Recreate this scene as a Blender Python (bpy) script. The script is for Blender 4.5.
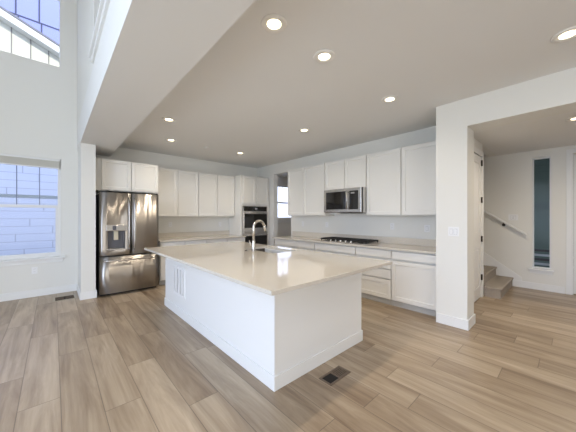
import bpy, bmesh, math, random
from mathutils import Vector, Matrix

for o in list(bpy.data.objects):
    bpy.data.objects.remove(o, do_unlink=True)
SC = bpy.context.scene
COL = SC.collection
PI = math.pi

# ------------------------------------------------------------------ camera
cam = bpy.data.cameras.new('camera')
cam.sensor_fit = 'HORIZONTAL'
cam.sensor_width = 36.0
cam.lens = 36.0 * 259.354 / 576.0
cam.shift_y = 0.69 / 576.0
cam.clip_start = 0.05
camo = bpy.data.objects.new('camera', cam)
COL.objects.link(camo)
camo.location = (0, 0, 1.4)
camo.rotation_euler = (PI / 2, 0, -math.radians(42.154))
SC.camera = camo

# ------------------------------------------------------------------ world, sun, daylight, exposure
w = bpy.data.worlds.new('sky')
SC.world = w
w.use_nodes = True
wn = w.node_tree
bg = wn.nodes['Background']
bg.inputs['Color'].default_value = (0.56, 0.65, 1.0, 1)
bg.inputs['Strength'].default_value = 2.1

sun = bpy.data.lights.new('sun', 'SUN')
sun.energy = 2.1
sun.angle = 0.009
sun.color = (1.0, 0.93, 0.80)
suno = bpy.data.objects.new('sun', sun)
COL.objects.link(suno)
sd = Vector((-0.30, 1.0, -0.44)).normalized()
suno.rotation_euler = sd.to_track_quat('-Z', 'Y').to_euler()
suno.location = (3, -9, 9)


def daylight(name, loc, direction, sx, sy, power, color):
    l = bpy.data.lights.new(name, 'AREA')
    l.shape = 'RECTANGLE'
    l.size = sx
    l.size_y = sy
    l.energy = power
    l.color = color
    o = bpy.data.objects.new(name, l)
    COL.objects.link(o)
    o.location = loc
    o.rotation_euler = Vector(direction).to_track_quat('-Z', 'Z').to_euler()
    return o


DAY = (0.72, 0.86, 1.0)
# area lamps for daylight at unseen side windows; rear one added before solid wall
daylight('daylight_side_low', (-3.94, 1.4, 1.30), (1, 0, -0.05), 3.8, 2.2, 94, DAY)
daylight('daylight_side_high', (-3.94, -0.9, 4.2), (1, 0, -1.3), 4.4, 1.8, 20, DAY)
daylight('rear_fill', (-1.4, -3.94, 1.25), (0, 1, 0), 3.6, 2.3, 70, (1.0, 0.985, 0.95))

SC.view_settings.view_transform = 'Standard'
SC.view_settings.look = 'None'
SC.view_settings.exposure = 0.86
SC.view_settings.gamma = 1.0
SC.view_settings.use_curve_mapping = False


# ------------------------------------------------------------------ materials
def mat(name, color, rough=0.5, metal=0.0, emit=None, estr=0.0, spec=None, bump=None, coat=0.0):
    m = bpy.data.materials.new(name)
    m.use_nodes = True
    nt = m.node_tree
    b = nt.nodes['Principled BSDF']
    b.inputs['Base Color'].default_value = (*color, 1)
    b.inputs['Roughness'].default_value = rough
    b.inputs['Metallic'].default_value = metal
    if spec is not None:
        b.inputs['Specular IOR Level'].default_value = spec
    if coat:
        b.inputs['Coat Weight'].default_value = coat
        b.inputs['Coat Roughness'].default_value = 0.03
    if emit:
        b.inputs['Emission Color'].default_value = (*emit, 1)
        b.inputs['Emission Strength'].default_value = estr
    if bump:
        sc, st, dist = bump
        tc = nt.nodes.new('ShaderNodeTexCoord')
        nz = nt.nodes.new('ShaderNodeTexNoise')
        nz.inputs['Scale'].default_value = sc
        nz.inputs['Detail'].default_value = 3
        bp = nt.nodes.new('ShaderNodeBump')
        bp.inputs['Strength'].default_value = st
        bp.inputs['Distance'].default_value = dist
        nt.links.new(tc.outputs['Object'], nz.inputs['Vector'])
        nt.links.new(nz.outputs['Fac'], bp.inputs['Height'])
        nt.links.new(bp.outputs['Normal'], b.inputs['Normal'])
    return m


def N(nt, kind, **kw):
    n = nt.nodes.new(kind)
    for k, v in kw.items():
        setattr(n, k, v)
    return n


def math_node(nt, op, a, b=None, c=None):
    n = nt.nodes.new('ShaderNodeMath')
    n.operation = op
    for i, v in enumerate((a, b, c)):
        if v is None:
            continue
        if isinstance(v, (int, float)):
            n.inputs[i].default_value = v
        else:
            nt.links.new(v, n.inputs[i])
    return n.outputs[0]


def floor_material():
    m = bpy.data.materials.new('plank_floor')
    m.use_nodes = True
    nt = m.node_tree
    b = nt.nodes['Principled BSDF']
    geo = N(nt, 'ShaderNodeTexCoord')
    sep = N(nt, 'ShaderNodeSeparateXYZ')
    nt.links.new(geo.outputs['Object'], sep.inputs[0])
    X, Y = sep.outputs[0], sep.outputs[1]
    WID, LEN = 0.2345, 1.52
    xi = math_node(nt, 'DIVIDE', math_node(nt, 'ADD', X, 10 * WID + 0.026), WID)
    i = math_node(nt, 'FLOOR', xi)
    wn1 = N(nt, 'ShaderNodeTexWhiteNoise', noise_dimensions='1D')
    nt.links.new(i, wn1.inputs['W'])
    yj = math_node(nt, 'ADD', math_node(nt, 'DIVIDE', math_node(nt, 'ADD', Y, 30), LEN),
                   math_node(nt, 'MULTIPLY', wn1.outputs['Value'], 7.0))
    j = math_node(nt, 'FLOOR', yj)
    comb = N(nt, 'ShaderNodeCombineXYZ')
    nt.links.new(i, comb.inputs[0])
    nt.links.new(j, comb.inputs[1])
    wn2 = N(nt, 'ShaderNodeTexWhiteNoise', noise_dimensions='3D')
    nt.links.new(comb.outputs[0], wn2.inputs['Vector'])
    tone = wn2.outputs['Value']
    # grain, stretched along the plank and shifted plank by plank
    gv = N(nt, 'ShaderNodeCombineXYZ')
    nt.links.new(math_node(nt, 'MULTIPLY', X, 9.0), gv.inputs[0])
    nt.links.new(math_node(nt, 'MULTIPLY', Y, 0.9), gv.inputs[1])
    nt.links.new(math_node(nt, 'MULTIPLY', tone, 37.0), gv.inputs[2])
    gn = N(nt, 'ShaderNodeTexNoise')
    gn.inputs['Scale'].default_value = 1.0
    gn.inputs['Detail'].default_value = 5
    gn.inputs['Roughness'].default_value = 0.6
    gn.inputs['Distortion'].default_value = 0.8
    nt.links.new(gv.outputs[0], gn.inputs['Vector'])
    gv2 = N(nt, 'ShaderNodeCombineXYZ')
    nt.links.new(math_node(nt, 'MULTIPLY', X, 60.0), gv2.inputs[0])
    nt.links.new(math_node(nt, 'MULTIPLY', Y, 2.2), gv2.inputs[1])
    nt.links.new(math_node(nt, 'MULTIPLY', tone, 91.0), gv2.inputs[2])
    gn2 = N(nt, 'ShaderNodeTexNoise')
    gn2.inputs['Scale'].default_value = 1.0
    gn2.inputs['Detail'].default_value = 3
    nt.links.new(gv2.outputs[0], gn2.inputs['Vector'])
    fac = math_node(nt, 'ADD', math_node(nt, 'ADD', math_node(nt, 'MULTIPLY', tone, 0.24), -0.065),
                    math_node(nt, 'ADD', math_node(nt, 'MULTIPLY', gn.outputs['Fac'], 1.0),
                              math_node(nt, 'MULTIPLY', gn2.outputs['Fac'], 0.22)))
    ramp = N(nt, 'ShaderNodeValToRGB')
    e = ramp.color_ramp.elements
    e[0].position = 0.36
    e[0].color = (0.195, 0.130, 0.079, 1)
    e[1].position = 0.98
    e[1].color = (0.55, 0.445, 0.322, 1)
    k = ramp.color_ramp.elements.new(0.66)
    k.color = (0.375, 0.283, 0.190, 1)
    nt.links.new(fac, ramp.inputs[0])
    # seams
    fx = math_node(nt, 'FRACT', xi)
    fy = math_node(nt, 'FRACT', yj)
    dx = math_node(nt, 'MULTIPLY', math_node(nt, 'MINIMUM', fx, math_node(nt, 'SUBTRACT', 1.0, fx)), WID)
    dy = math_node(nt, 'MULTIPLY', math_node(nt, 'MINIMUM', fy, math_node(nt, 'SUBTRACT', 1.0, fy)), LEN)
    d = math_node(nt, 'MINIMUM', dx, dy)
    seam = math_node(nt, 'LESS_THAN', d, 0.0028)
    mix = N(nt, 'ShaderNodeMix', data_type='RGBA')
    nt.links.new(math_node(nt, 'MULTIPLY', seam, 0.62), mix.inputs[0])
    nt.links.new(ramp.outputs[0], mix.inputs[6])
    mix.inputs[7].default_value = (0.10, 0.070, 0.048, 1)
    nt.links.new(mix.outputs[2], b.inputs['Base Color'])
    b.inputs['Roughness'].default_value = 0.37
    b.inputs['Specular IOR Level'].default_value = 0.65
    bp = N(nt, 'ShaderNodeBump')
    bp.inputs['Strength'].default_value = 0.15
    bp.inputs['Distance'].default_value = 0.004
    nt.links.new(gn2.outputs['Fac'], bp.inputs['Height'])
    nt.links.new(bp.outputs['Normal'], b.inputs['Normal'])
    return m


def quartz_material():
    m = mat('quartz', (0.62, 0.57, 0.50), rough=0.07, spec=0.6)
    nt = m.node_tree
    b = nt.nodes['Principled BSDF']
    tc = N(nt, 'ShaderNodeTexCoord')
    nz = N(nt, 'ShaderNodeTexNoise')
    nz.inputs['Scale'].default_value = 260
    nz.inputs['Detail'].default_value = 2
    nt.links.new(tc.outputs['Object'], nz.inputs['Vector'])
    r = N(nt, 'ShaderNodeValToRGB')
    e = r.color_ramp.elements
    e[0].position, e[0].color = 0.32, (0.57, 0.52, 0.45, 1)
    e[1].position, e[1].color = 0.62, (0.72, 0.675, 0.60, 1)
    nt.links.new(nz.outputs['Fac'], r.inputs[0])
    nt.links.new(r.outputs[0], b.inputs['Base Color'])
    return m


def steel_material(name='stainless_steel', color=(0.46, 0.43, 0.40), rough=0.24, wav=True):
    m = mat(name, color, rough=rough, metal=1.0)
    nt = m.node_tree
    b = nt.nodes['Principled BSDF']
    tc = N(nt, 'ShaderNodeTexCoord')
    mp = N(nt, 'ShaderNodeMapping')
    mp.inputs['Scale'].default_value = (7.0, 7.0, 0.12) if wav else (300, 300, 3)
    nz = N(nt, 'ShaderNodeTexNoise')
    nz.inputs['Scale'].default_value = 1.0
    nz.inputs['Detail'].default_value = 1
    bp = N(nt, 'ShaderNodeBump')
    bp.inputs['Strength'].default_value = 0.6 if wav else 0.08
    bp.inputs['Distance'].default_value = 0.03 if wav else 0.001
    nt.links.new(tc.outputs['Object'], mp.inputs[0])
    nt.links.new(mp.outputs[0], nz.inputs['Vector'])
    nt.links.new(nz.outputs['Fac'], bp.inputs['Height'])
    nt.links.new(bp.outputs['Normal'], b.inputs['Normal'])
    if wav:   # horizontal brushing smears reflections vertically
        b.inputs['Anisotropic'].default_value = 0.95
        b.inputs['Anisotropic Rotation'].default_value = 0.25
        tg = N(nt, 'ShaderNodeTangent', direction_type='RADIAL', axis='Z')
        nt.links.new(tg.outputs[0], b.inputs['Tangent'])
    return m


def glass_material():
    m = bpy.data.materials.new('window_glass')
    m.use_nodes = True
    nt = m.node_tree
    nt.nodes.remove(nt.nodes['Principled BSDF'])
    out = nt.nodes['Material Output']
    tr = N(nt, 'ShaderNodeBsdfTransparent')
    tr.inputs[0].default_value = (0.97, 0.985, 0.98, 1)
    gl = N(nt, 'ShaderNodeBsdfGlossy')
    gl.inputs['Roughness'].default_value = 0.02
    fr = N(nt, 'ShaderNodeFresnel')
    fr.inputs[0].default_value = 1.12
    mx = N(nt, 'ShaderNodeMixShader')
    nt.links.new(fr.outputs[0], mx.inputs[0])
    nt.links.new(tr.outputs[0], mx.inputs[1])
    nt.links.new(gl.outputs[0], mx.inputs[2])
    nt.links.new(mx.outputs[0], out.inputs[0])
    return m


def lap_material(name, color, step, joint):
    """lap siding: horizontal courses with staggered butt joints"""
    m = mat(name, color, rough=0.7)
    nt = m.node_tree
    b = nt.nodes['Principled BSDF']
    tc = N(nt, 'ShaderNodeTexCoord')
    sep = N(nt, 'ShaderNodeSeparateXYZ')
    nt.links.new(tc.outputs['Object'], sep.inputs[0])
    z = math_node(nt, 'DIVIDE', math_node(nt, 'ADD', sep.outputs[2], 20), step)
    row = math_node(nt, 'FLOOR', z)
    fz = math_node(nt, 'FRACT', z)
    wn_ = N(nt, 'ShaderNodeTexWhiteNoise', noise_dimensions='1D')
    nt.links.new(row, wn_.inputs['W'])
    u = math_node(nt, 'ADD', math_node(nt, 'DIVIDE', sep.outputs[0], joint),
                  math_node(nt, 'MULTIPLY', wn_.outputs['Value'], 5.0))
    fu = math_node(nt, 'FRACT', u)
    line = math_node(nt, 'MAXIMUM', math_node(nt, 'LESS_THAN', fz, 0.06), math_node(nt, 'LESS_THAN', fu, 0.013))
    mix = N(nt, 'ShaderNodeMix', data_type='RGBA')
    nt.links.new(math_node(nt, 'MULTIPLY', line, 0.5), mix.inputs[0])
    mix.inputs[6].default_value = (*color, 1)
    mix.inputs[7].default_value = tuple(c * 0.42 for c in color) + (1,)
    nt.links.new(mix.outputs[2], b.inputs['Base Color'])
    return m


def carpet_material():
    m = mat('carpet', (0.36, 0.315, 0.27), rough=0.95, spec=0.1)
    nt = m.node_tree
    b = nt.nodes['Principled BSDF']
    tc = N(nt, 'ShaderNodeTexCoord')
    nz = N(nt, 'ShaderNodeTexNoise')
    nz.inputs['Scale'].default_value = 130
    nz.inputs['Detail'].default_value = 4
    nt.links.new(tc.outputs['Object'], nz.inputs['Vector'])
    r = N(nt, 'ShaderNodeValToRGB')
    e = r.color_ramp.elements
    e[0].position, e[0].color = 0.35, (0.29, 0.25, 0.21, 1)
    e[1].position, e[1].color = 0.65, (0.56, 0.50, 0.435, 1)
    nt.links.new(nz.outputs['Fac'], r.inputs[0])
    nt.links.new(r.outputs[0], b.inputs['Base Color'])
    bp = N(nt, 'ShaderNodeBump')
    bp.inputs['Strength'].default_value = 0.8
    bp.inputs['Distance'].default_value = 0.006
    nt.links.new(nz.outputs['Fac'], bp.inputs['Height'])
    nt.links.new(bp.outputs['Normal'], b.inputs['Normal'])
    return m


M = dict(
    floor=floor_material(),
    wall=mat('wall_paint', (0.81, 0.80, 0.76), rough=0.75, bump=(90, 0.10, 0.002), spec=0.25),
    ceil=mat('ceiling_paint', (0.83, 0.825, 0.81), rough=0.85, bump=(70, 0.12, 0.003), spec=0.2),
    trim=mat('trim_paint', (0.84, 0.84, 0.83), rough=0.4),
    cab=mat('cabinet_paint', (0.83, 0.815, 0.775), rough=0.38),
    island=mat('island_paint', (0.84, 0.84, 0.83), rough=0.4),
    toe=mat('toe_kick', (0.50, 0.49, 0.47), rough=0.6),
    door=mat('door_paint', (0.82, 0.815, 0.80), rough=0.4),
    quartz=quartz_material(),
    steel=steel_material(rough=0.36),
    steel2=steel_material('brushed_steel', (0.60, 0.58, 0.56), 0.26, False),
    sinksteel=mat('sink_steel', (0.075, 0.066, 0.058), rough=0.35, metal=0.4),
    nickel=mat('brushed_nickel', (0.70, 0.66, 0.60), rough=0.22, metal=1.0),
    chrome=mat('chrome', (0.85, 0.85, 0.85), rough=0.08, metal=1.0),
    black=mat('black_plastic', (0.012, 0.012, 0.013), rough=0.45),
    dglass=mat('black_glass', (0.012, 0.011, 0.011), rough=0.05, spec=0.6),
    iron=mat('cast_iron', (0.018, 0.017, 0.017), rough=0.5),
    bronze=mat('bronze_vent', (0.17, 0.122, 0.085), rough=0.5, metal=0.2),
    tanvent=mat('tan_vent', (0.46, 0.40, 0.31), rough=0.5),
    hole=mat('duct_dark', (0.02, 0.016, 0.014), rough=0.9),
    hinge=mat('bronze_hinge', (0.06, 0.05, 0.04), rough=0.4, metal=0.7),
    plate=mat('plate_plastic', (0.86, 0.86, 0.86), rough=0.3),
    slot=mat('plate_shadow_gap', (0.30, 0.30, 0.31), rough=0.5),
    lamp=mat('lamp_lens', (1, 0.95, 0.85), rough=0.4, emit=(1.0, 0.84, 0.55), estr=3.2),
    lampring=mat('lamp_ring', (0.86, 0.84, 0.80), rough=0.4),
    led=mat('appliance_light', (1, 0.9, 0.7), rough=0.4, emit=(1.0, 0.82, 0.55), estr=5.0),
    glass=glass_material(),
    vinyl=mat('white_vinyl', (0.82, 0.82, 0.81), rough=0.4),
    muntin=mat('grey_muntin', (0.30, 0.33, 0.42), rough=0.5),
    joint=mat('dark_blue_joint', (0.035, 0.04, 0.08), rough=0.7),
    muntin2=mat('pale_blue_muntin', (0.42, 0.48, 0.60), rough=0.5),
    blind=mat('pleated_blind', (0.62, 0.60, 0.54), rough=0.8),
    lap=lap_material('pale_lap_siding', (0.80, 0.84, 0.95), 0.185, 1.35),
    panel=mat('shade_blue_panel', (0.20, 0.225, 0.41), rough=0.7),
    batten=mat('cream_board', (0.56, 0.55, 0.44), rough=0.7, bump=(60, 0.4, 0.004)),
    battenline=mat('board_joint', (0.22, 0.21, 0.18), rough=0.8),
    fascia=mat('fascia_paint', (0.66, 0.65, 0.58), rough=0.6),
    roof=mat('roof_shingle', (0.16, 0.16, 0.17), rough=0.9, bump=(40, 0.5, 0.01)),
    teal=lap_material('dark_teal_siding', (0.17, 0.22, 0.165), 0.17, 2.6),
    concrete=mat('concrete', (0.42, 0.41, 0.40), rough=0.9, bump=(30, 0.3, 0.004)),
    grass=mat('ground_cover', (0.22, 0.23, 0.17), rough=1.0, bump=(20, 0.6, 0.03)),
    carpet=carpet_material(),
    greyin=mat('dispenser_grey', (0.10, 0.10, 0.115), rough=0.35),
    cream=mat('dispenser_spout', (0.62, 0.56, 0.42), rough=0.4),
    porch=mat('porch_wood', (0.10, 0.085, 0.07), rough=0.8),
)


# ------------------------------------------------------------------ mesh helpers
def box(bm, x0, x1, y0, y1, z0, z1, mi=0, bev=0.0):
    vs = [bm.verts.new((x, y, z)) for x in (x0, x1) for y in (y0, y1) for z in (z0, z1)]
    idx = [(0, 1, 3, 2), (4, 6, 7, 5), (0, 4, 5, 1), (2, 3, 7, 6), (0, 2, 6, 4), (1, 5, 7, 3)]
    fs = [bm.faces.new([vs[i] for i in f]) for f in idx]
    for f in fs:
        f.material_index = mi
    if bev > 0:
        es = set(e for f in fs for e in f.edges)
        r = bmesh.ops.bevel(bm, geom=list(es), offset=bev, segments=2, profile=0.5, affect='EDGES')
        for f in r['faces']:
            f.material_index = mi
    return fs


def BX(*a, **k):
    bm = bmesh.new()
    box(bm, *a, **k)
    return bm


def cyl(bm, c, axis, r, h, seg=24, r2=None, mi=0, smooth=True):
    """cylinder/cone from c along axis for height h"""
    a = Vector(axis).normalized()
    rot = a.to_track_quat('Z', 'Y').to_matrix().to_4x4()
    mtx = Matrix.Translation(Vector(c) + a * h / 2) @ rot
    r_ = bmesh.ops.create_cone(bm, cap_ends=True, segments=seg, radius1=r, radius2=r if r2 is None else r2,
                               depth=h, matrix=mtx)
    fs = set(f for v in r_['verts'] for f in v.link_faces)
    for f in fs:
        f.material_index = mi
        if smooth and len(f.verts) == 4:
            f.smooth = True


def tube(bm, pts, r, seg=14, mi=0):
    """swept round tube; r is a number or a list of radii"""
    pts = [Vector(p) for p in pts]
    rr = r if isinstance(r, (list, tuple)) else [r] * len(pts)
    rings = []
    up = None
    for i, p in enumerate(pts):
        t = (pts[min(i + 1, len(pts) - 1)] - pts[max(i - 1, 0)]).normalized()
        if up is None:
            up = t.orthogonal().normalized()
        up = (up - t * up.dot(t)).normalized()
        s = t.cross(up)
        rings.append([bm.verts.new(p + (up * math.cos(2 * PI * k / seg) + s * math.sin(2 * PI * k / seg)) * rr[i])
                      for k in range(seg)])
    for a, b in zip(rings, rings[1:]):
        for k in range(seg):
            f = bm.faces.new((a[k], a[(k + 1) % seg], b[(k + 1) % seg], b[k]))
            f.smooth = True
            f.material_index = mi
    for ring in (rings[0], rings[-1]):
        f = bm.faces.new(ring)
        f.material_index = mi


def lathe(bm, c, prof, seg=32, mi=0, sharp=()):
    """revolve (r,z) about the vertical through c"""
    rings = []
    for (r, z) in prof:
        rings.append([bm.verts.new((c[0] + r * math.cos(2 * PI * k / seg), c[1] + r * math.sin(2 * PI * k / seg),
                                    c[2] + z)) for k in range(seg)])
    for a, b in zip(rings, rings[1:]):
        for k in range(seg):
            f = bm.faces.new((a[k], a[(k + 1) % seg], b[(k + 1) % seg], b[k]))
            f.smooth = True
            f.material_index = mi


def prism(bm, poly, lo, hi, axis='x', mi=0):
    """extrude a 2-D polygon along an axis; poly in the other two coordinates (in xyz order)"""
    def P3(p, t):
        if axis == 'x':
            return (t, p[0], p[1])
        if axis == 'y':
            return (p[0], t, p[1])
        return (p[0], p[1], t)
    a = [bm.verts.new(P3(p, lo)) for p in poly]
    b = [bm.verts.new(P3(p, hi)) for p in poly]
    fs = [bm.faces.new(a), bm.faces.new(b[::-1])]
    n = len(poly)
    for i in range(n):
        fs.append(bm.faces.new((a[i], b[i], b[(i + 1) % n], a[(i + 1) % n])))
    for f in fs:
        f.material_index = mi


class Face:
    """local frame on a vertical face: u along it, d outward, z up"""
    def __init__(s, kind, pos):
        s.k, s.p = kind, pos

    def __call__(s, u, d, z):
        k, p = s.k, s.p
        if k == '-y':
            return (u, p - d, z)
        if k == '+y':
            return (u, p + d, z)
        if k == '-x':
            return (p - d, u, z)
        return (p + d, u, z)

    def box(s, bm, u0, u1, d0, d1, z0, z1, mi=0, bev=0.0):
        a, b = s(u0, d0, z0), s(u1, d1, z1)
        return box(bm, min(a[0], b[0]), max(a[0], b[0]), min(a[1], b[1]), max(a[1], b[1]), z0, z1, mi, bev)


def shaker(bm, F, u0, u1, z0, z1, d0=0.0, t=0.02, rail=0.06, rec=0.011, mi=0):
    def ring(i, d):
        return [bm.verts.new(F(*p)) for p in ((u0 + i, d, z0 + i), (u1 - i, d, z0 + i), (u1 - i, d, z1 - i), (u0 + i, d, z1 - i))]
    R = [ring(0, d0), ring(0, d0 + t - 0.002), ring(0.002, d0 + t), ring(rail, d0 + t), ring(rail + 0.004, d0 + t - rec)]
    fs = [bm.faces.new(R[0]), bm.faces.new(R[-1])]
    for a, b in zip(R, R[1:]):
        for k in range(4):
            fs.append(bm.faces.new((a[k], a[(k + 1) % 4], b[(k + 1) % 4], b[k])))
    for f in fs:
        f.material_index = mi


def link(name, bm, m, parent=None):
    """one mesh object; the bmesh is in world coordinates"""
    bmesh.ops.recalc_face_normals(bm, faces=bm.faces)
    vs = [v.co for v in bm.verts]
    if parent is not None:
        org = WORLD[parent.name]
    else:
        org = Vector(((min(v.x for v in vs) + max(v.x for v in vs)) / 2,
                      (min(v.y for v in vs) + max(v.y for v in vs)) / 2, min(v.z for v in vs)))
    if parent is not None:
        # own origin at the part's centre base
        po = Vector(((min(v.x for v in vs) + max(v.x for v in vs)) / 2,
                     (min(v.y for v in vs) + max(v.y for v in vs)) / 2, min(v.z for v in vs)))
    else:
        po = org
    bmesh.ops.translate(bm, verts=bm.verts, vec=-po)
    me = bpy.data.meshes.new(name)
    bm.to_mesh(me)
    bm.free()
    for mm in (m if isinstance(m, (list, tuple)) else [m]):
        me.materials.append(M[mm] if isinstance(mm, str) else mm)
    o = bpy.data.objects.new(name, me)
    COL.objects.link(o)
    if parent is not None:
        o.parent = parent
        o.location = po - org
    else:
        o.location = po
    WORLD[o.name] = po
    return o


WORLD = {}


def thing(name, loc, label, cat, group=None):
    o = bpy.data.objects.new(name, None)
    o.empty_display_size = 0.1
    COL.objects.link(o)
    o.location = loc
    WORLD[o.name] = Vector(loc)
    o['label'] = label
    o['category'] = cat
    if group:
        o['group'] = group
    return o


def tag(o, label, cat, group=None):
    o['label'] = label
    o['category'] = cat
    if group:
        o['group'] = group
    return o


def struct(name, bm, m):
    o = link(name, bm, m)
    o['kind'] = 'structure'
    return o


def struct_empty(name, loc):
    o = bpy.data.objects.new(name, None)
    o.empty_display_size = 0.1
    COL.objects.link(o)
    o.location = loc
    WORLD[o.name] = Vector(loc)
    o['kind'] = 'structure'
    return o


def wall_mesh(axis, p0, p1, u0, u1, z0, z1, holes=()):
    """a wall slab between p0,p1 on `axis`, spanning u and z, with rectangular holes (ua,ub,za,zb)"""
    bm = bmesh.new()
    us = sorted(set([u0, u1] + [h[0] for h in holes] + [h[1] for h in holes]))
    zs = sorted(set([z0, z1] + [h[2] for h in holes] + [h[3] for h in holes]))
    us = [u for u in us if u0 <= u <= u1]
    zs = [z for z in zs if z0 <= z <= z1]
    solid = {}
    for a in range(len(us) - 1):
        for b in range(len(zs) - 1):
            cu, cz = (us[a] + us[a + 1]) / 2, (zs[b] + zs[b + 1]) / 2
            solid[a, b] = not any(h[0] < cu < h[1] and h[2] < cz < h[3] for h in holes)
    V = {}

    def v(a, b, s):
        k = (a, b, s)
        if k not in V:
            p = (p0, p1)[s]
            V[k] = bm.verts.new((p, us[a], zs[b]) if axis == 'x' else (us[a], p, zs[b]))
        return V[k]
    for (a, b), ok in solid.items():
        if not ok:
            continue
        for s in (0, 1):
            bm.faces.new((v(a, b, s), v(a + 1, b, s), v(a + 1, b + 1, s), v(a, b + 1, s)))
        for (da, db, e) in ((-1, 0, ((a, b), (a, b + 1))), (1, 0, ((a + 1, b), (a + 1, b + 1))),
                            (0, -1, ((a, b), (a + 1, b))), (0, 1, ((a, b + 1), (a + 1, b + 1)))):
            if not solid.get((a + da, b + db), False):
                (i, j), (k, l) = e
                bm.faces.new((v(i, j, 0), v(k, l, 0), v(k, l, 1), v(i, j, 1)))
    return bm


# ------------------------------------------------------------------ the setting
CEIL, GREAT, HALLC = 2.862, 5.85, 2.678
YB = 6.44      # fridge wall
YW = 6.34      # window wall of the great room
XR = 4.571     # cooktop wall
XC = 3.785     # face of the wall with the wide opening
XH = 6.891     # far wall of the entry hall

struct('floor', BX(-4.1, 7.05, -4.1, 7.3, -0.12, 0.0), 'floor')
struct('ceiling', BX(0.335, 4.72, -4.0, 6.6, CEIL, 3.10), 'ceil')
struct('ceiling_hall', BX(4.10, XH, -4.0, 1.09, HALLC, 2.95), 'ceil')
struct('ceiling_great_room', BX(-4.1, 7.05, -4.1, 6.6, GREAT, GREAT + 0.15), 'ceil')
struct('ceiling_pantry', BX(4.72, 7.05, 4.0, 7.2, 2.75, 2.9), 'ceil')
# dropped beam along the edge of the kitchen
struct('trim_1', BX(0.335, 0.86, -4.0, YB, 2.64, CEIL), 'ceil')
# loft wall above the beam with an opening
LO = (0.5, 3.58, 3.20, 4.7)
struct('wall_loft', wall_mesh('x', 0.335, 0.44, -4.0, YW, 3.10, GREAT, [LO]), 'wall')
bm = bmesh.new()
box(bm, 0.289, 0.46, LO[0] - 0.05, LO[1] + 0.05, 3.172, 3.20, bev=0.004)
box(bm, 0.313, 0.335, LO[0] - 0.03, LO[1] + 0.03, 3.11, 3.172)
struct('trim_2', bm, 'trim')
struct('wall_loft_back', BX(3.4, 3.5, -4.0, YW, 3.10, GREAT), 'wall')
# window wall of the great room
W1 = (-1.32, 0.106, 0.672, 2.448)
W2 = (-1.32, 0.106, 4.14, 5.50)
struct('wall_left', wall_mesh('y', YW, 6.60, -4.0, 0.36, 0.0, GREAT, [W1, W2]), 'wall')
struct('wall_back', wall_mesh('y', YB, 6.60, 0.36, 4.72, 0.0, GREAT), 'wall')
struct('wall_pillar', BX(0.345, 0.545, 5.56, YB, 0.0, 2.64), 'wall')
struct('wall_side', wall_mesh('x', -4.1, -4.0, -4.1, 6.6, 0.0, GREAT, [(-0.6, 3.4, 0.15, 2.45), (-3.2, 1.4, 3.2, 5.2)]), 'wall')
struct('wall_rear', wall_mesh('y', -4.1, -4.0, -4.0, 7.05, 0.0, GREAT), 'wall')
# cooktop wall with the passage to the pantry
struct('wall_right', wall_mesh('x', XR, 4.72, 1.24, YB, 0.0, CEIL, [(4.93, 5.65, 0.0, 2.585)]), 'wall')
# the wall with the wide opening to the entry hall: end column, header, far jamb
bm = wall_mesh('x', XC, 4.10, -4.0, 1.24, 0.0, CEIL, [(-1.6, 0.887, 0.0, 2.52)])
struct('wall_opening', bm, 'wall')
# hall: wall with the closet door, stair wall, far wall
struct('wall_hall', wall_mesh('y', 1.09, 1.24, 4.10, 5.62, 0.0, 2.95, [(4.60, 5.53, 0.0, 2.44)]), 'wall')
struct('wall_stair', BX(5.62, 5.72, 1.24, 4.5, 0.0, GREAT), 'wall')
struct('wall_stair_end', BX(5.72, XH, 4.5, 4.6, 0.0, GREAT), 'wall')
struct('wall_stair_header', BX(5.62, XH, 1.09, 1.24, HALLC, GREAT), 'wall')
W3 = (0.294, 0.554, 0.404, 2.537)
D2 = (-0.97, 0.03, 0.0, 2.53)
struct('wall_entry', wall_mesh('x', XH, 7.05, -4.0, 4.6, 0.0, GREAT, [W3, D2]), 'wall')
# pantry walls
W4 = (5.10, 6.30, 1.30, 2.45)
struct('wall_pantry', wall_mesh('y', 6.60, 6.72, 4.72, 7.05, 0.0, 2.75, [W4]), 'wall')
struct('wall_pantry_side', BX(6.6, 6.7, 4.6, 6.6, 0.0, 2.75), 'wall')
struct('wall_pantry_near', BX(4.72, 6.6, 4.6, 4.7, 0.0, 2.75), 'wall')


def baseboard(name, runs, h=0.125, t=0.015):
    """runs: boxes (x0,x1,y0,y1) of the board; cap moulding above"""
    bm = bmesh.new()
    for (x0, x1, y0, y1) in runs:
        box(bm, x0, x1, y0, y1, 0.0, h, bev=0.003)
    return struct(name, bm, 'trim')


baseboard('baseboard_left', [(-4.0, 0.33, YW - 0.015, YW)])
baseboard('baseboard_pillar', [(0.33, 0.345, 5.545, YW), (0.345, 0.56, 5.545, 5.56), (0.545, 0.56, 5.56, 6.42)])
baseboard('baseboard_opening', [(XC - 0.015, XC, 0.872, 1.235), (XC, 4.115, 0.872, 0.887), (4.10, 4.115, 0.887, 1.08)])
baseboard('baseboard_hall', [(XH - 0.015, XH, 0.12, 0.805)])
baseboard('baseboard_side', [(-4.0, -3.985, -4.0, 6.3)])
baseboard('baseboard_rear', [(-3.98, 3.77, -4.0, -3.985)])
# sloping skirt along the stairs on the far hall wall
bm = bmesh.new()
prism(bm, [(0.70, 0.0), (0.70, 0.20), (0.78, 0.25), (4.4, 2.92), (4.4, 2.6), (0.82, 0.0)], XH - 0.012, XH, 'x')
struct('trim_3', bm, 'trim')
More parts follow.
